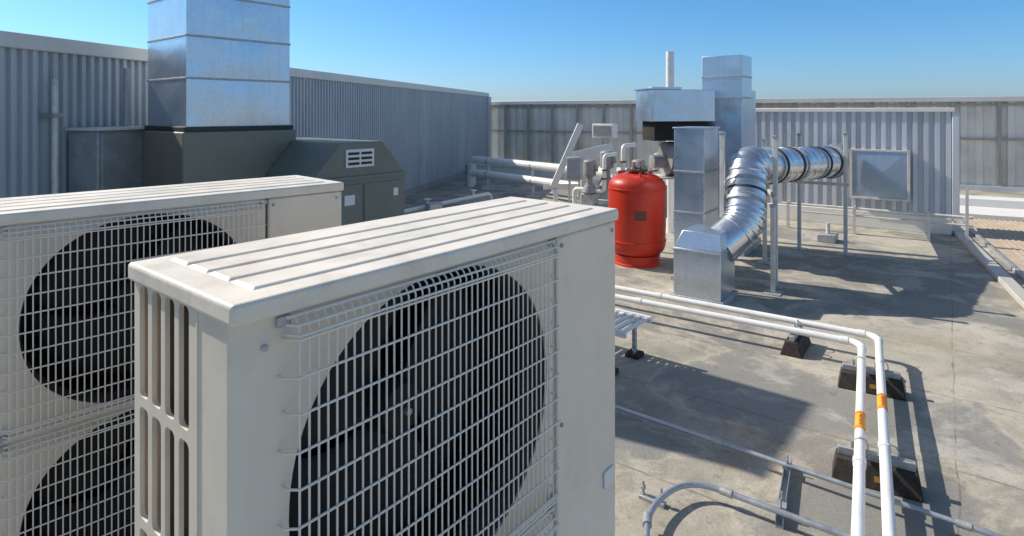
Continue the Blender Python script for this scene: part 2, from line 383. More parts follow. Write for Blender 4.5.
    for cx, cz in FC:
        gd = MB(); x0, x1, z0, z1 = .074, .758, cz-ch/2+.010, cz+ch/2-.010
        yo = -.026; rw = .0018
        nv = 42
        for k in range(nv):
            x = x0+.012+(x1-x0-.024)*k/(nv-1)
            gd.tube([(x,-.008,z1+.002),(x,-.018,z1-.003),(x,yo,z1-.016),(x,yo,z0+.016),(x,-.018,z0+.003),(x,-.008,z0-.002)], rw, 6)
        nh = 11
        for k in range(nh):
            z = z0+.03+(z1-z0-.06)*k/(nh-1)
            ext = .006 if k % 2 == 1 else 0
            gd.tube([(x0-ext,-.001,z),(x0-ext,yo*.5,z),(x0+.012-ext*.6,yo-.003,z),(x1-.012+ext*.4,yo-.003,z),(x1+ext*.5,yo*.5,z),(x1+ext*.5,-.001,z)], rw*1.2, 6)
        for z, y in ((z1+.001,-.010),(z0-.001,-.010)):
            gd.tube([(x0,-.001,z),(x0+.004,y,z),(x1-.004,y,z),(x1,-.001,z)], rw*1.6, 8)
        for z, y in ((z1-.010,-.024),(z0+.010,-.024),(z1-.024,-.029),(z0+.024,-.029)):
            gd.tube([(x0,-.004,z),(x0+.01,y,z),(x1-.01,y,z),(x1,-.004,z)], rw*1.2, 8)
        gd.build('fan_guard', 'wire', t)
        for x, z in ((x0,z1-.004),(x1,z1-.004),(x0,z0+.004),(x1,z0+.004)):
            cl = MB(); cl.box(x-.012,x+.010,-.008,-.0005,z-.008,z+.008)
            cl.build('guard_clip', 'galv_dull', t, bevel=.002)
    for x in (.12, .90):
        st = MB(); st.box(x-.03,x+.03,-.06,D+.06,.06,ZB-.002); 
        st.build('leg', 'galv_dull', t, bevel=.004)
        ft = MB(); ft.box(x-.07,x+.07,-.1,D+.1,0,.06); ft.build('foot', 'rubber', t, bevel=.01)
    return t
A1 = math.atan2(.775,.631)
u1 = make_unit('large cream twin-fan condenser unit filling the foreground, with a slotted end panel nearest the viewer', .629, .328, .306, .412)
u1.location = (-.386,.83,0); u1.rotation_euler.z = A1
u2 = make_unit('cream twin-fan condenser unit standing behind the foreground one at the left edge', .572, .300, .272, .408)
u2.location = (-1.38,1.51,0); u2.rotation_euler.z = R(45.7)

# ------------------------------------------------------------------ corrugated cladding
def corr(mb, L0, L1, z0, z1, pitch, dep, y=0, thick=.03):
    x = L0; pts = []
    while x < L1:
        pts += [(x, y), (x+pitch*.42, y), (x+pitch*.5, y-dep), (x+pitch*.92, y-dep)]; x += pitch
    pts.append((x, y))
    vs = []; fs = []
    for px, py in pts: vs += [(px,py,z0),(px,py,z1)]
    for i in range(len(pts)-1): fs.append((2*i,2*i+2,2*i+3,2*i+1))
    mb.add(vs, fs); mb.box(L0, x, y+.004, y+thick, z0, z1)
AL = math.atan2(17.4,3.64)
lw = thing('corrugated_wall', 'long grey corrugated metal screen wall along the left side of the roof', 'wall', (-5.46,.32,0), AL)
LL = 22.2
m = MB(); corr(m, 0, LL, .15, 2.56, .098, .042); m.build('cladding', 'corr_left', lw, smooth=0)
m = MB(); m.box(-.02,LL+.05,-.07,.14,2.56,2.70); m.build('coping', 'cap', lw, bevel=.01)
m = MB(); m.box(-.02,LL+.05,-.055,.1,0,.15); m.build('base_flashing', 'galv_dull', lw)
m = MB(); m.box(LL-.25,LL+.16,-.12,.13,0,2.559); m.build('corner_trim', 'corr_left', lw, bevel=.008)

FW0 = Vector((-1.3,22.9,0)); FW1 = Vector((17.5,12.4,0)); fd = (FW1-FW0); AF = math.atan2(fd.y, fd.x); FL = fd.length
fw = thing('panel_wall', 'long grey panelled parapet wall closing the far side of the roof', 'wall', FW0, AF)
m = MB(); corr(m, 0, FL, .12, 2.27, .32, .05, 0, .1); m.build('panels', 'panel', fw, smooth=0)
x = .3
while x < FL:
    m = MB(); m.box(x-.04,x+.04,-.13,-.052,.12,2.27); m.build('post', 'batten', fw)
    x += .96
m = MB(); m.box(-.1,FL+.1,-.16,.2,2.27,2.40); m.build('coping', 'cap', fw, bevel=.01)
for z in (1.28,2.16):
    m = MB(); m.box(0,FL,-.10,-.054,z,z+.05); m.build('girt_rail', 'batten', fw)
m = MB(); m.box(0,FL,-.16,.12,0,.119); m.build('base_flashing', 'white', fw)

RW = math.atan2(-.588,.809)
rw_ = thing('corrugated_wall', 'pale corrugated metal screen behind the silver ducts at right', 'wall', (7.15-.809*3.6,9.75+.588*3.6,0), RW)
m = MB(); corr(m, 0, 3.55, .28, 2.0, .15, .055); m.build('cladding', 'corr_right', rw_, smooth=0)
m = MB(); m.box(-.03,3.64,-.09,.22,2.0,2.07); m.build('coping', 'cap', rw_, bevel=.01)
m = MB(); m.box(-.02,3.6,-.07,.12,0,.28); m.build('base_flashing', 'cap', rw_, bevel=.01)
m = MB(); m.box(3.60,3.70,-.075,.9,.281,1.999); m.build('end_panel', 'corr_right', rw_, bevel=.01)

def lwpt(s, off): return Vector((-5.46,.32,0))+Vector((math.cos(AL),math.sin(AL),0))*s+Vector((math.sin(AL),-math.cos(AL),0))*off
p = lwpt(5.35,.16)
t = thing('wall_conduit', 'vertical pipe clamped to the left corrugated wall beside the grey cabinet', 'pipe', p, AL)
m = MB(); m.tube([(0,0,0),(0,0,2.3)], .028, 12); m.build('pipe', 'post', t)
for z in (1.95,.9):
    m = MB(); m.box(-.05,.05,-.04,.11,z,z+.04); m.build('clamp', 'galv_dull', t, bevel=.003)
p = lwpt(5.85,.28)
t = thing('electrical_cabinet', 'grey steel cabinet box hung on the left corrugated wall', 'electrical box', p, AL)
m = MB(); m.box(-.3,.35,-.14,.2,1.15,1.82); m.build('body', 'galv_dull', t, bevel=.01)
m = MB(); m.box(-.27,.32,-.158,-.141,1.18,1.79); m.build('door', 'galv_dull', t, bevel=.005)
m = MB(); m.box(-.33,.38,-.18,.2,1.822,1.85); m.build('rain_hood', 'cap', t, bevel=.004)
m = MB(); m.box(.27,.29,-.175,-.159,1.44,1.52); m.build('handle', 'black', t)
m = MB(); m.tube([(0,.03,0),(0,.03,1.148)], .035, 10); m.build('conduit', 'galv_dull', t)
m = MB(); m.tube([(.2,.03,1.852),(.2,.03,2.45)], .03, 10); m.build('conduit', 'galv_dull', t)

# ------------------------------------------------------------------ tall supply duct and its rooftop unit (left)
A = (-3.04,5.6,0)
td = thing('square_duct', 'tall galvanized square duct rising out of frame on the left', 'duct', A, A1)
DW, DD = 1.05, .91
TH = 4.0
segs = [1.86,2.32,2.72,3.12,TH]
for a, b in zip(segs[:-1], segs[1:]):
    m = MB()
    for (x0,y0,x1,y1,nx,ny) in ((0,0,DW,0,0,-1),(DW,0,DW,DD,1,0),(DW,DD,0,DD,0,1),(0,DD,0,0,-1,0)):
        cx, cy, cz = (x0+x1)/2+nx*.006, (y0+y1)/2+ny*.006, (a+b)/2
        m.add([(x0,y0,a),(x1,y1,a),(x1,y1,b),(x0,y0,b),(cx,cy,cz)], [(0,1,4),(1,2,4),(2,3,4),(3,0,4)])
    m.build('duct_section', 'galv', td, smooth=0)
for z in segs[1:-1]:
    m = MB(); m.box(-.008,DW+.008,-.008,DD+.008,z-.010,z+.010); m.build('joint_cleat', 'galv_dull', td, bevel=.002)
m = MB(); m.box(-.02,DW+.02,-.02,DD+.02,TH,TH+.04); m.build('top_cap', 'galv', td, bevel=.005)
m = MB(); m.box(-.03,DW+.03,-.03,DD+.03,1.815,1.86); m.build('base_flange', 'black', td, bevel=.004)

ah = thing('rooftop_unit', 'dark grey-green rooftop air unit with a chamfered hood and a small white louvre', 'air handling unit', A, A1)
m = MB(); m.box(-.05,DW+.05,-.05,DD+.1,.12,1.813); m.build('plenum', 'brown_box', ah, bevel=.015)
m = MB(); m.box(-.02,1.9,-.9,DD+.1,0,.118); m.build('curb', 'galv_dull', ah)
m = MB()
U0, U1_, V0, V1 = .745, 1.865, -.914, .5
prof = [(U0,.12),(U1_,.12),(U1_,1.36),(U1_-.30,1.70),(U0+.30,1.70),(U0,1.36)]
m.prism_y(prof, V0, -.055); m.build('hood', 'green', ah, bevel=.012)
m = MB(); m.prism_y([(1.13,.12),(U1_,.12),(U1_,1.36),(U1_-.30,1.70),(1.13,1.70)], -.053, V1); m.build('hood_rear', 'green', ah, bevel=.012)
m = MB(); m.prism_y([(U0-.02,1.33),(U1_+.02,1.33),(U1_+.02,1.362),(U0-.02,1.362)], V0-.02, V0-.003); m.build('trim_strip', 'green', ah, bevel=.004)
lv = MB(); lv.box(U0+.36,U0+.70,V0-.014,V0-.002,1.45,1.63); lvo = lv.build('louvre', 'white', ah, bevel=.003)
for j in range(2):
    for i in range(3):
        m = MB(); m.box(U0+.385+j*.155,U0+.515+j*.155,V0-.019,V0-.0145,1.475+i*.05,1.50+i*.05); m.build('louvre_slot', 'ink', lvo)
m = MB(); m.box(U0+.34,U0+.46,V0-.018,V0-.013,1.08,1.18); m.build('label_plate', 'white', ah)
m = MB(); m.box(U0+.95,U0+1.01,V0-.018,V0-.013,1.12,1.20); m.build('label_plate', 'white', ah)
for a_,b_ in ((U0+.06,U0+.54),(U0+.58,U1_-.06)):
    m = MB(); m.box(a_,b_,V0-.012,V0-.002,.2,1.28); m.build('access_door', 'green', ah, bevel=.004)

for i, (a, b, z, kk) in enumerate((((-1.9,8.9),(-.4,11.4),.46,(.35,.8)),((-1.7,8.6),(.0,11.2),.36,(.5,)),((-1.5,8.4),(.3,10.9),.26,(.25,.7)))):
    m = MB(); d = Vector((b[0]-a[0],b[1]-a[1],0))
    pts = [(a[0],a[1],.0),(a[0],a[1],z),(b[0],b[1],z),(b[0],b[1],0)]
    m.tube(rpath(pts,.15), (.035,.026,.03)[i], 10)
    for k in kk:
        q = Vector((a[0],a[1],z))+d*k; m.tube([q,q+Vector((0,0,.12))], .02, 8); m.tube([q+Vector((0,0,.11)),q+Vector((0,0,.125))], .06, 14)
    tag(m.build('valved_pipe', ['pvc','copper','post'][i]), ['white pipe run with valves, farthest of three near the left wall end','copper brown pipe run with a valve, middle one of three near the left wall end','pale steel pipe run with valves, nearest of three near the left wall end'][i], 'pipe')
for (x,y,s,lab) in ((-1.25,9.6,1,'small pale junction box among the pipes by the left wall'),(-.35,10.3,.8,'smaller pale junction box beside the nearest valved pipe')):
    t = thing('junction_box', lab, 'electrical box', (x,y,0), R(30)); t.scale = (s,s,s)
    m = MB(); m.box(-.12,.12,-.08,.08,.30,.55); m.build('body', 'galv_dull', t, bevel=.008)
    m = MB(); m.box(-.10,.10,-.092,-.081,.32,.53); m.build('cover', 'post', t, bevel=.003)
    m = MB(); m.beam((0,0,0),(0,0,.299),.04,.04); m.build('post', 'post', t)

# ------------------------------------------------------------------ far white pipes, brace, pumps
for i,(zz, off) in enumerate(((.70,0),(.38,-.45))):
    a = Vector((-1.1,16.6+off,zz)); b = Vector((2.1,12.6+off,zz))
    t = thing('insulated_pipe', ['upper white insulated pipe crossing below the far wall','lower white insulated pipe crossing below the far wall'][i], 'pipe', (a.x,a.y,0))
    b2 = b-Vector((a.x,a.y,0)); a2 = Vector((0,0,zz))
    m = MB(); m.tube(rpath([Vector((0,0,0)),a2,b2,b2+Vector((0,0,.35))],.2), .10, 16); m.build('pipe', 'pvc', t)
    for k in (.15,.5,.85):
        q = a2.lerp(b2,k); m = MB(); m.beam((q.x,q.y,0),(q.x,q.y,zz-.102),.06,.06); m.box(q.x-.16,q.x+.16,q.y-.05,q.y+.05,0,.03); m.build('stand', 'post', t)
        m = MB(); dd = (b2-a2).normalized(); m.tube([q-dd*.02,q+dd*.02], .105, 16); m.build('band', 'galv_dull', t)
lp = thing('low_parapet', 'low white kerb wall behind the white insulated pipes at the far left corner', 'wall', (-1.2,19.6,0), AF)
m = MB(); m.box(0,5.5,-.5,.5,0,.30); m.box(-.03,5.53,-.53,.53,.301,.36); m.build('kerb', 'white', lp, bevel=.01)
t = thing('steel_brace', 'white diagonal steel brace frame leaning left of the pumps', 'steel frame', (1.0,12.4,0))
m = MB(); m.beam((-.15,0,.45),(.42,0,1.75),.10,.13); m.build('diagonal', 'white', t)
m = MB(); m.beam((.47,0,0),(.47,0,1.0),.09,.09); m.build('post', 'white', t)
m = MB(); m.beam((-.35,.06,.45),(1.1,.06,.45),.03,.12); m.build('rail', 'white', t)
m = MB(); m.beam((.1,.06,1.02),(1.1,.06,1.25),.03,.22); m.build('rail', 'white', t)
m = MB(); m.beam((-.1,0,0),(-.1,0,.40),.09,.09); m.build('foot_post', 'white', t)
for i,(x,y,s,lab) in enumerate(((1.45,11.2,.80,'leftmost grey pump set on a plinth left of the red tank'),(1.85,11.7,.9,'middle grey pump set on a plinth just left of and behind the red tank'),(2.3,10.9,.82,'grey pump set directly behind the red tank'))):
    t = thing('pump', lab, 'pump', (x,y,0), R(-36)); t.scale = (s,s,s)
    m = MB(); m.box(-.45,.45,-.25,.25,0,.35); m.build('plinth', 'galv_dull', t, bevel=.01)
    m = MB(); m.tube([(0,0,1.0),(0,0,1.03),(0,0,1.34),(0,0,1.38)], [.10,.15,.15,.11], 24); m.build('motor', 'motor', t)
    m = MB(); m.box(.12,.20,-.06,.06,1.12,1.26); m.build('terminal_box', 'motor', t, bevel=.006)
    m = MB(); m.tube([(0,0,.80),(0,0,1.0)], .07, 16); m.tube([(0,0,.60),(0,0,.64),(0,0,.80)], [.14,.19,.12], 24); m.build('volute', 'motor', t)
    m = MB(); m.tube(rpath([(-.4,0,.35),(-.4,0,.68),(-.15,0,.68)],.1), .055, 14); m.build('inlet_pipe', 'pvc', t)
    m = MB(); m.tube(rpath([(.15,0,.68),(.38,0,.68),(.38,0,1.5),(.38,.6,1.5)],.12), .045, 14); m.build('outlet_pipe', 'pvc', t)
    for z in (.95,1.15):
        m = MB(); m.tube([(.38,0,z),(.38,0,z+.03)], .07, 14); m.build('pipe_flange', 'rust', t)
    m = MB(); m.box(-.16,.16,-.14,.14,.35,.60); m.build('bracket', 'galv_dull', t, bevel=.01)
t = thing('control_cabinet', 'small pale grey control cabinet standing between the brace frame and the pumps', 'electrical box', (1.25,12.0,0), R(-20))
m = MB(); m.box(-.14,.14,-.1,.1,.65,1.10); m.build('body', 'galv_dull', t, bevel=.01)
m = MB(); m.box(-.12,.12,-.115,-.101,.68,1.07); m.build('door', 'galv_dull', t, bevel=.004)
for x in (-.10,.10):
    m = MB(); m.box(x-.02,x+.02,-.02,.02,0,.649); m.build('leg', 'post', t)
t = thing('small_vent_box', 'pale boxed vent on a post above the pumps near the far wall', 'vent', (1.95,12.6,0), R(-36))
m = MB(); m.box(-.24,.24,-.12,.12,1.46,1.75); m.build('body', 'white', t, bevel=.01)
m = MB(); m.beam((0,0,0),(0,0,1.459),.05,.05); m.build('post', 'galv_dull', t)
m = MB(); m.box(-.20,.20,-.135,-.122,1.50,1.71); m.build('grille', 'motor', t)

# ------------------------------------------------------------------ red tank
rt = thing('expansion_tank', 'bright red upright cylindrical tank with a domed top', 'tank', (1.66,7.98,0))
m = MB(); m.lathe([(.31,0),(.31,.02),(.295,.03),(.295,.13)], 40); m.build('skirt', 'red', rt)
pr = [(.24,.12),(.31,.15),(.355,.20),(.372,.26),(.372,1.02)]
for k in range(1,11):
    a = math.pi/2*k/10; pr.append((.372*math.cos(a)**.7 if k<10 else .03, 1.02+.175*math.sin(a)))
m = MB(); m.lathe(pr, 64); m.build('vessel', 'red', rt, smooth=35)
for z in (.30,.98):
    m = MB(); m.lathe([(.368,z),(.382,z+.006),(.382,z+.024),(.368,z+.03)], 64); m.build('weld_band', 'red', rt, smooth=35)
m = MB(); m.lathe([(.10,1.18),(.10,1.205),(.14,1.21),(.14,1.24),(.06,1.245),(.055,1.33)], 24); m.build('top_flange', 'rust', rt)
m = MB(); m.tube([(0,0,1.30),(0,-.07,1.30)], .01, 8); m.tube([(0,-.065,1.30),(0,-.085,1.30)], .035, 20); m.build('gauge', 'galv_dull', rt)
for k in range(8):
    a = k*math.pi/4; m = MB(); m.tube([(.12*math.cos(a),.12*math.sin(a),1.235),(.12*math.cos(a),.12*math.sin(a),1.255)], .011, 6); m.build('flange_bolt', 'galv_dull', rt)
for a in (0.5,2.6,4.7):
    m = MB(); m.box(-.03,.03,-.012,.012,1.14,1.22); o = m.build('lifting_lug', 'red', rt, bevel=.004, loc=(.23*math.cos(a),.23*math.sin(a),-.01), rotz=a)
m = MB(); vs=[]; n_=6
for k in range(n_+1):
    a = -math.pi/2-.28+.4*k/n_
    vs += [(.3735*math.cos(a),.3735*math.sin(a),.62),(.3735*math.cos(a),.3735*math.sin(a),.74)]
m.add(vs, [(2*k,2*k+2,2*k+3,2*k+1) for k in range(n_)]); m.build('name_plate', 'rust', rt)

# ------------------------------------------------------------------ right-hand duct cluster
BA = R(54)
sb = thing('duct_plenum', 'galvanized plenum box at the foot of the round duct', 'duct', (2.13,6.12,0), BA)
m = MB(); m.box(0,.50,0,.50,.06,.56); m.frustum((0,.50,0,.50),.5601,(.06,.50,.02,.42),.74); m.build('box', 'galv', sb, bevel=.006)
m = MB(); m.box(-.008,.508,-.008,.508,.53,.55); m.build('flange', 'galv_dull', sb, bevel=.003)
m = MB(); m.box(-.03,.53,-.03,.53,0,.06); m.build('curb', 'galv_dull', sb, bevel=.005)

o0 = Vector((2.1,6.5,0))
rd = thing('round_duct', 'shiny round segmented duct bending up then running right on posts', 'duct', o0)
ctrl = [Vector(p)-o0 for p in ((2.24,6.50,.54),(2.54,6.58,.80),(2.70,6.86,1.37),(4.62,8.68,1.28),(5.72,10.55,1.28))]
rD = .208
c0_, c1_, c2_, c3_, c4_ = ctrl
def ring(c, d, r, w, name, ma):
    d = d.normalized(); m = MB(); m.tube([c-d*w/2,c+d*w/2], r, 40); return m.build(name, ma, rd)
def gored(path, r, name):
    m = MB(); pts = []; rs = []
    for i, p in enumerate(path):
        if 0 < i < len(path)-1:
            d = (path[i+1]-path[i-1]).normalized()
            pts += [p-d*.016, p-d*.008, p+d*.008, p+d*.016]; rs += [r, r+.012, r+.012, r]
        else: pts.append(p); rs.append(r)
    m.tube(pts, rs, 40); return m.build(name, 'galv_round', rd, smooth=25)
gored(rpath([c0_,c1_+Vector((.02,0,-.02)),c1_.lerp(c2_,.45)],.4,4), rD, 'lower_elbow')
m = MB(); m.seamed(c1_.lerp(c2_,.34),c1_.lerp(c2_,.70), rD+.006, .1); m.build('riser', 'galv_round', rd, smooth=30)
gored(rpath([c1_.lerp(c2_,.66),c2_+Vector((0,0,.03)),c2_.lerp(c3_,.19)], .42, 4), rD, 'upper_elbow')
m = MB(); m.seamed(c2_.lerp(c3_,.17),c2_.lerp(c3_,.99), rD+.005, .2, h=.007); m.build('horizontal_run', 'galv_round', rd, smooth=30)
gored(rpath([c2_.lerp(c3_,.96),c3_+(c3_-c2_).normalized()*.04,c4_],.2,4), rD-.02, 'end_elbow')
dA = c2_-c1_; dB = c3_-c2_
ring(c1_.lerp(c2_,.34), dA, rD+.018, .035, 'joint_band', 'galv_dull')
ring(c1_.lerp(c2_,.52), dA, rD+.014, .024, 'strap', 'black')
ring(c1_.lerp(c2_,.69), dA, rD+.018, .035, 'joint_band', 'galv_dull')
ring(c2_.lerp(c3_,.985), dB, rD+.035, .035, 'end_flange', 'galv_dull')
for q in (.19,.47,.72): ring(c2_.lerp(c3_,q), dB, rD+.018, .03, 'joint_band', 'galv_dull')
for q in (.23,.42,.77,.92): ring(c2_.lerp(c3_,q), dB, rD+.016, .034, 'strap', 'black')

wb = thing('wall_duct_panel', 'square blue-grey metal panel with an X crease fixed to the pale corrugated screen', 'panel', (7.15-.809*1.42,9.75+.588*1.42,0), RW)
w, z0, z1 = .84, .52, 1.34
m = MB(); m.box(0,w,-.12,-.058,z0,z1); m.build('backing_box', 'galv_blue', wb, bevel=.005)
m = MB(); m.add([(0.02,-.123,z0+.02),(w-.02,-.123,z0+.02),(w-.02,-.123,z1-.02),(.02,-.123,z1-.02),(w/2,-.155,(z0+z1)/2)], [(0,1,4),(1,2,4),(2,3,4),(3,0,4)]); m.build('creased_face', 'galv_blue', wb, smooth=0)
for a_,b_,c_,d_ in ((-.02,w+.02,z0-.02,z0+.018),(-.02,w+.02,z1-.018,z1+.02),(-.02,.018,z0+.019,z1-.019),(w-.018,w+.02,z0+.019,z1-.019)):
    m = MB(); m.box(a_,b_,-.14,-.06,c_,d_); m.build('frame_rail', 'post', wb, bevel=.003)

t2 = thing('square_duct', 'short galvanized square duct rising right behind the plenum box beside the red tank', 'duct', (2.22,6.93,0), BA)
m = MB(); m.box(0,.53,0,.36,.06,1.80); m.build('shaft', 'galv', t2, bevel=.005)
for z in (.82,1.30): 
    m = MB(); m.box(-.008,.538,-.008,.368,z-.011,z+.011); m.build('joint_cleat', 'galv_dull', t2, bevel=.002)
m = MB(); m.box(-.015,.545,-.015,.375,1.801,1.82); m.build('top_flange', 'galv', t2, bevel=.003)
m = MB(); m.box(-.03,.56,-.03,.39,0,.06); m.build('curb', 'galv_dull', t2, bevel=.003)

t3 = thing('exhaust_stack', 'tallest galvanized square stack of the right duct cluster', 'duct', (3.20,8.35,0), BA)
m = MB(); m.box(0,.52,0,.56,.1,2.80); m.build('shaft', 'galv', t3, bevel=.005)
for z in (1.2,2.2,2.5): 
    m = MB(); m.box(-.008,.52,-.008,.568,z-.010,z+.010); m.build('joint_cleat', 'galv_dull', t3, bevel=.002)
m = MB(); m.box(.521,.86,.03,.50,.1,2.32); m.build('side_chase', 'galv', t3, bevel=.005)
m = MB(); m.box(-.04,.90,-.04,.60,0,.1); m.build('curb', 'galv_dull', t3, bevel=.003)

t4 = thing('fan_box', 'silver duct box with a shadowed fan below it left of the tallest stack', 'fan', (2.32,8.25,0), R(12))
m = MB(); m.box(-.42,.52,0,.55,1.87,2.31); m.build('hood_box', 'galv', t4, bevel=.006)
m = MB(); m.box(-.44,.0,-.03,.58,2.311,2.34); m.build('hood_lid', 'galv', t4, bevel=.004)
m = MB(); m.box(-.34,.46,.10,.50,1.60,1.869); m.build('recess_shade', 'dark', t4, bevel=.006)  # solid near-black block put in as the shade under the hood
m = MB(); m.tube([(-.10,.28,1.34),(.28,.28,1.34)], .24, 32); m.build('fan_scroll', 'motor', t4)
m = MB(); m.tube([(-.30,.28,1.3),(-.10,.28,1.3)], .10, 20); m.build('motor', 'motor', t4)
m = MB(); m.box(-.28,-.20,.0,.03,.55,1.0); m.build('switch_box', 'motor', t4, bevel=.006)
for x in (-.3,.3):
    for y in (.08,.48):
        m = MB(); m.beam((x,y,0),(x,y,1.07),.05,.05); m.build('leg', 'post', t4)
m = MB(); m.box(-.34,.34,.04,.52,1.071,1.10); m.build('base_frame', 'post', t4)

wp = MB(); wp.tube([(2.62,9.95,0),(2.62,9.95,2.34)], .06, 20); wp.tube([(2.62,9.95,2.30),(2.62,9.95,3.0)], .066, 20)
tag(wp.build('vent_pipe', 'pvc'), 'slim white vent pipe rising behind the right duct cluster', 'pipe')

posts = [((4.67,8.40),1.68,'tall steel post at the right end of the horizontal round duct'),
         ((4.19,8.75),1.66,'steel post behind the middle of the horizontal round duct'),
         ((3.02,6.88),1.70,'steel post just right of the upper bend of the round duct'),
         ((2.88,6.62),.95,'short steel post under the bend of the round duct'),
         ((2.35,6.70),1.75,'slim steel post left of the rising round duct'),
         ((3.35,7.95),1.62,'steel post behind the start of the horizontal round duct')]
for (x,y),h,lab in posts:
    t = thing('support_post', lab, 'post', (x,y,0), BA, 'steel posts around the round duct')
    m = MB(); m.box(-.024,.024,-.024,.024,.012,h); m.build('shaft', 'post', t, bevel=.004)
    m = MB(); m.box(-.09,.09,-.09,.09,0,.012); m.build('base_plate', 'galv_dull', t, bevel=.002)
    m = MB(); m.box(-.035,.035,-.028,.028,h,h+.03); m.build('cap', 'galv_dull', t, bevel=.004)
def barthing(name, lab, cat, a, b, w, h, ma):
    a = Vector(a); b = Vector(b); m = MB(); m.beam(a,b,w,h); return tag(m.build(name, ma, bevel=.004), lab, cat)
barthing('cross_rail', 'short steel rail under the right end of the round duct', 'rail', (4.70,8.37,.98), (4.16,8.79,.98), .04,.04,'post')
barthing('cross_rail', 'short steel rail under the left end of the horizontal round duct', 'rail', (3.0,6.84,1.02), (3.37,7.99,1.02), .04,.04,'post')

t = thing('wall_conduit', 'thin conduit with drops running along the foot of the pale corrugated screen', 'pipe', (4.7,10.45,0), math.atan2(-2.0,2.9))
m = MB(); m.tube([(0,0,.42),(2.65,0,.42)], .022, 10); m.build('pipe', 'post', t)
m = MB(); m.tube([(.3,0,.30),(2.65,0,.30)], .018, 10); m.build('pipe', 'post', t)
for x in (.1,1.1,2.1):
    m = MB(); m.box(x-.02,x+.02,-.03,.03,0,.46); m.build('bracket', 'post', t)
m = MB(); m.box(2.55,2.59,-.07,-.03,0,.85); m.build('strut', 'post', t)
t = thing('roof_drain_box', 'low steel box with a pipe stub on the roof in front of the pale screen', 'box', (4.9,9.1,0), BA)
m = MB(); m.box(0,.35,0,.25,0,.12); m.build('body', 'galv_dull', t, bevel=.008)
m = MB(); m.tube([(.17,.12,.12),(.17,.12,.28)], .03, 10); m.build('stub', 'post', t)

# ------------------------------------------------------------------ right edge kerb and deck
ce0 = Vector((8.35,11.75,0)); ce1 = Vector((2.6,1.2,0)); 
kd = ce1-ce0; KA = math.atan2(kd.y,kd.x)
m = MB(); m.box(0,kd.length,-.07,.07,0,.07); kb = m.build('roof_kerb', 'kerbm', loc=ce0, rotz=KA, bevel=.012); kb['kind']='structure'
m = MB(); m.box(0,kd.length,.20,.26,0,.05); tag(m.build('roof_track', 'galv_dull', loc=ce0, rotz=KA, bevel=.008), 'low metal track running along the outside of the right roof kerb', 'track')
m = MB(); m.box(0,kd.length,.28,9,.003,.006)
m.build('roof_deck', 'deck', loc=ce0, rotz=KA)['kind']='structure'
m = MB(); y = .5
while y < 6: m.box(0,kd.length,y,y+.025,.005,.014); y += .075
m.build('roof_deck_ribs', 'deck', loc=ce0, rotz=KA)['kind']='structure'
m = MB(); m.box(0,9,-.9,.7,0,.10); m.box(0,9,.2,.7,.101,.26)
tag(m.build('low_parapet', 'white', loc=(7.75,12.75,0), rotz=AF, bevel=.012), 'low bright white ledge below the far panel wall at right', 'wall')

# ------------------------------------------------------------------ white pipes on the roof
zp = .19
Aa, Ab, Ac = Vector((1.04,6.2,zp)), Vector((2.95,4.83,zp)), Vector((1.62,2.575,zp))
Ba, Bb, Bc = Vector((.99,5.9,zp)), Vector((2.735,4.69,zp)), Vector((1.485,2.575,zp))
for (a,b,c,lab,fr) in ((Aa,Ab,Ac,'outer white pipe of the pair elbowing across the roof',.42),(Ba,Bb,Bc,'inner white pipe of the pair elbowing across the roof',.50)):
    a0 = a+(a-b).normalized()*2.2; c0 = c+(c-b).normalized()*2.0
    t = thing('roof_pipe', lab, 'pipe', (b.x,b.y,0), 0, 'pair of white pipes on the roof')
    off = Vector((b.x,b.y,0)); r = .027
    m = MB(); m.tube(rpath([a0-off,b-off,c0-off],.11,8), r, 18); m.build('pipe', 'pvc', t)
    for d in ((a-b).normalized(), (c-b).normalized()):
        for dist in (.12, 1.85):
            q = b-off+d*dist; m = MB(); m.tube([q-d*.028,q+d*.028], r+.005, 18); m.build('coupling', 'pvc', t)
    d = (c-b).normalized(); q = b-off+d*(1.40 if fr>.45 else 1.30)
    m = MB(); m.tube([q-d*.11,q+d*.11], r+.0012, 18); mk = m.build('pipe_marker', 'yellow', t)
    for s_ in (-.095,.095):
        m = MB(); m.tube([q+d*(s_-.014),q+d*(s_+.014)], r+.002, 18); m.build('orange_band', 'orange', mk)
    m = MB()
    up = Vector((0,0,1))
    nrm = (up*.8+Vector((-.25,-.6,0))).normalized(); nrm = (nrm-d*nrm.dot(d)).normalized(); tn = d.cross(nrm)
    for k in range(8):
        cc = q+d*(-.063+.018*k)+nrm*(r+.0016)
        hw = .0085 if k % 3 else .006
        m.add([cc-d*.0055-tn*hw, cc+d*.0055-tn*hw, cc+d*.0055+tn*hw, cc-d*.0055+tn*hw], [(0,1,2,3)])
    m.build('marker_text', 'redink', mk)
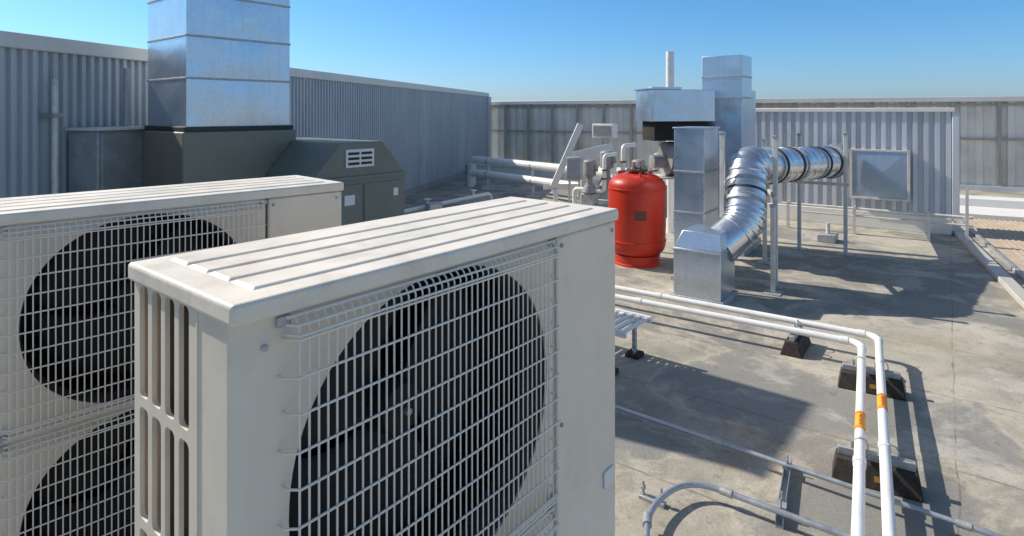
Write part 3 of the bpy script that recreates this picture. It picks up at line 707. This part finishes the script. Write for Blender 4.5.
def block(x, y, ang, lab):
    t = thing('pipe_support_block', lab, 'pipe support', (x,y,0), ang, 'rubber pipe support blocks')
    m = MB(); m.frustum((-.21,.21,-.085,.085),0,(-.19,.19,-.05,.05),.115); m.build('block', 'rubber', t, bevel=.008)
    m = MB(); m.box(-.18,.18,-.02,.02,.1155,.158); m.build('strut_channel', 'galv_dull', t, bevel=.003)
    for x_ in (-.07,.07):
        m = MB(); m.tube([(x_-.034,0,.158),(x_-.034,0,.19),(x_-.024,0,.214),(x_,0,.224),(x_+.024,0,.214),(x_+.034,0,.19),(x_+.034,0,.158)], .004, 6); m.build('pipe_clamp', 'galv_dull', t)
        m = MB(); m.tube([(x_-.045,0,.158),(x_-.045,0,.20)], .006, 8); m.build('bolt', 'galv_dull', t)
    m = MB(); m.add([(-.01,-.0765,.040),(.04,-.0765,.040),(.04,-.0685,.068),(-.01,-.0685,.068)],[(0,1,2,3)])
    m.build('reflective_strip', 'amber', t)
block(2.40,5.07, R(54)-math.pi, 'black rubber pipe block on the run before the white elbows')
block(2.585,4.32, R(-30), 'black rubber pipe block just past the white elbows')
block(1.965,3.24, R(-30), 'black rubber pipe block nearest the viewer under the white pipes')

# ------------------------------------------------------------------ conduits on the roof
zc = .07
c0 = Vector((.675-1.6,3.93+1.25,zc)); c1 = Vector((.675,3.93,zc)); c2 = Vector((2.187,2.745,zc)); c3 = c2+(c2-c1)*.8
t = thing('conduit', 'long straight galvanized conduit crossing the roof under the white pipes', 'conduit')
m = MB(); m.tube([c0,c1,c2,c3], .013, 14); m.build('tube', 'conduit', t)
d = (c2-c1).normalized()
for q in (.35,.95):
    p = c1.lerp(c2,q); m = MB(); m.tube([p-d*.03,p+d*.03], .018, 14); m.build('coupling', 'galv_dull', t)
t = thing('conduit', 'bent galvanized conduit curving down beside the strut at the bottom of the frame', 'conduit')
e0 = Vector((.50,2.25,zc)); e1 = Vector((.66,2.93,zc)); e2 = Vector((.93,3.16,zc)); e3 = Vector((1.56,2.70,zc)); e4 = e3+(e3-e2)*1.2
m = MB(); m.tube(rpath([e0,e1,e2,e3,e4],.26,10), .0145, 14); m.build('tube', 'conduit', t)
p = Vector((.645,2.86,zc)); dd_ = (e1-e0).normalized()
m = MB(); m.tube([p-dd_*.06,p+dd_*.01], .022, 14); m.build('coupling', 'galv_dull', t)
m = MB(); m.tube([e2.lerp(e3,.25)-d*.03,e2.lerp(e3,.25)+d*.03], .019, 14); m.build('coupling', 'galv_dull', t)
t = thing('conduit_clamp', 'little bolted conduit clamp beside the curved conduit', 'clamp', (.72,3.08,0), R(-38))
m = MB(); m.box(-.07,.07,-.02,.02,0,.02); m.build('foot', 'galv_dull', t, bevel=.003)
for x in (-.05,.05):
    m = MB(); m.tube([(x,0,.02),(x,0,.09)], .007, 8); m.tube([(x,0,.05),(x,0,.064)], .014, 6); m.build('bolt', 'galv_dull', t)
sa = Vector((1.553,3.373,0)); sb_ = Vector((1.298,2.907,0)); dd_ = sb_-sa
t = thing('strut_channel', 'slotted steel strut holding the two conduits above the roof', 'strut', sa, math.atan2(dd_.y,dd_.x))
Ls = dd_.length
m = MB(); m.box(-.03,Ls+.03,-.018,.018,.0,.010); m.box(-.03,Ls+.03,-.018,-.014,.0105,.048); m.box(-.03,Ls+.03,.014,.018,.0105,.048); m.build('channel', 'conduit', t)
for x in (.08, Ls-.08):
    m = MB(); m.box(x-.035,x+.035,-.024,.024,.0485,.054); cl = m.build('clamp', 'galv_dull', t)
    for k in (-.03,.03):
        m = MB(); m.tube([(x+k,0,.05),(x+k,0,.10)], .005, 8); m.build('clamp_bolt', 'galv_dull', cl)

# ------------------------------------------------------------------ white slatted tray behind the foreground unit
t = thing('slatted_tray', 'low white slatted tray on feet beyond the right side of the foreground unit', 'tray', (1.12,4.82,0), R(140.8))
for y in (0,.42):
    m = MB(); m.beam((0,y,.33),(1.5,y,.33),.03,.05); m.build('side_rail', 'white', t, bevel=.004)
m = MB(); x = .02
while x < 1.5: m.box(x,x+.035,.016,.404,.325,.345); x += .07
m.build('slats', 'white', t, bevel=.003)
for x in (.15,1.35):
    for y in (0,.42):
        m = MB(); m.beam((x,y,.04),(x,y,.304),.03,.03); m.build('leg', 'galv_dull', t)
        m = MB(); m.box(x-.06,x+.06,y-.06,y+.06,0,.04); m.build('foot', 'rubber', t, bevel=.01)

# ------------------------------------------------------------------ light, sky, camera
EL = 39.0
ld_ = Vector((.887,-.462,0)).normalized()*math.cos(R(EL)); ld_.z = -math.sin(R(EL))
sun = bpy.data.lights.new('sun', 'SUN'); sun.energy = 5.0; sun.angle = R(.5); sun.color = (1,.93,.82)
so = bpy.data.objects.new('sun', sun); COL.objects.link(so)
so.rotation_euler = ld_.to_track_quat('-Z','Y').to_euler()
w = bpy.data.worlds.new('World'); S.world = w; w.use_nodes = True
N = w.node_tree.nodes; L = w.node_tree.links; bg = N['Background']
sk = N.new('ShaderNodeTexSky'); sk.sky_type = 'NISHITA'; sk.sun_disc = False
sk.sun_elevation = R(EL); sk.sun_rotation = math.atan2(-.887,.462); sk.altitude = 300; sk.air_density = 1.0; sk.dust_density = .8; sk.ozone_density = 2.0
tc = N.new('ShaderNodeTexCoord'); sx = N.new('ShaderNodeSeparateXYZ'); L.new(tc.outputs['Generated'], sx.inputs[0])
rp = N.new('ShaderNodeValToRGB'); L.new(sx.outputs['Z'], rp.inputs['Fac'])
e = rp.color_ramp.elements; e[0].position = 0; e[0].color = (.52,.66,.98,1); e[1].position = .6; e[1].color = (1.0,.93,.85,1)
k = e.new(.04); k.color = (.46,.66,.96,1); k = e.new(.09); k.color = (.40,.67,.95,1); k = e.new(.2); k.color = (.34,.68,.94,1); k = e.new(.36); k.color = (.85,.86,.87,1)
mx = N.new('ShaderNodeMix'); mx.data_type = 'RGBA'; mx.blend_type = 'MULTIPLY'; mx.inputs['Factor'].default_value = 1
L.new(sk.outputs[0], mx.inputs['A']); L.new(rp.outputs['Color'], mx.inputs['B'])
sc_ = N.new('ShaderNodeVectorMath'); sc_.operation = 'SCALE'; sc_.inputs['Scale'].default_value = 1.12
L.new(mx.outputs['Result'], sc_.inputs[0]); L.new(sc_.outputs[0], bg.inputs[0]); bg.inputs[1].default_value = .14
cam = bpy.data.cameras.new('camera'); co = bpy.data.objects.new('camera', cam); COL.objects.link(co)
co.location = (0,0,EYE); co.rotation_euler = (R(90),0,0)
cam.sensor_width = 36; cam.lens = 600/1024*36; cam.shift_y = -156/1024; cam.clip_start = .02; cam.clip_end = 6000
S.camera = co
S.view_settings.view_transform = 'Standard'; S.view_settings.look = 'None'; S.view_settings.exposure = 0
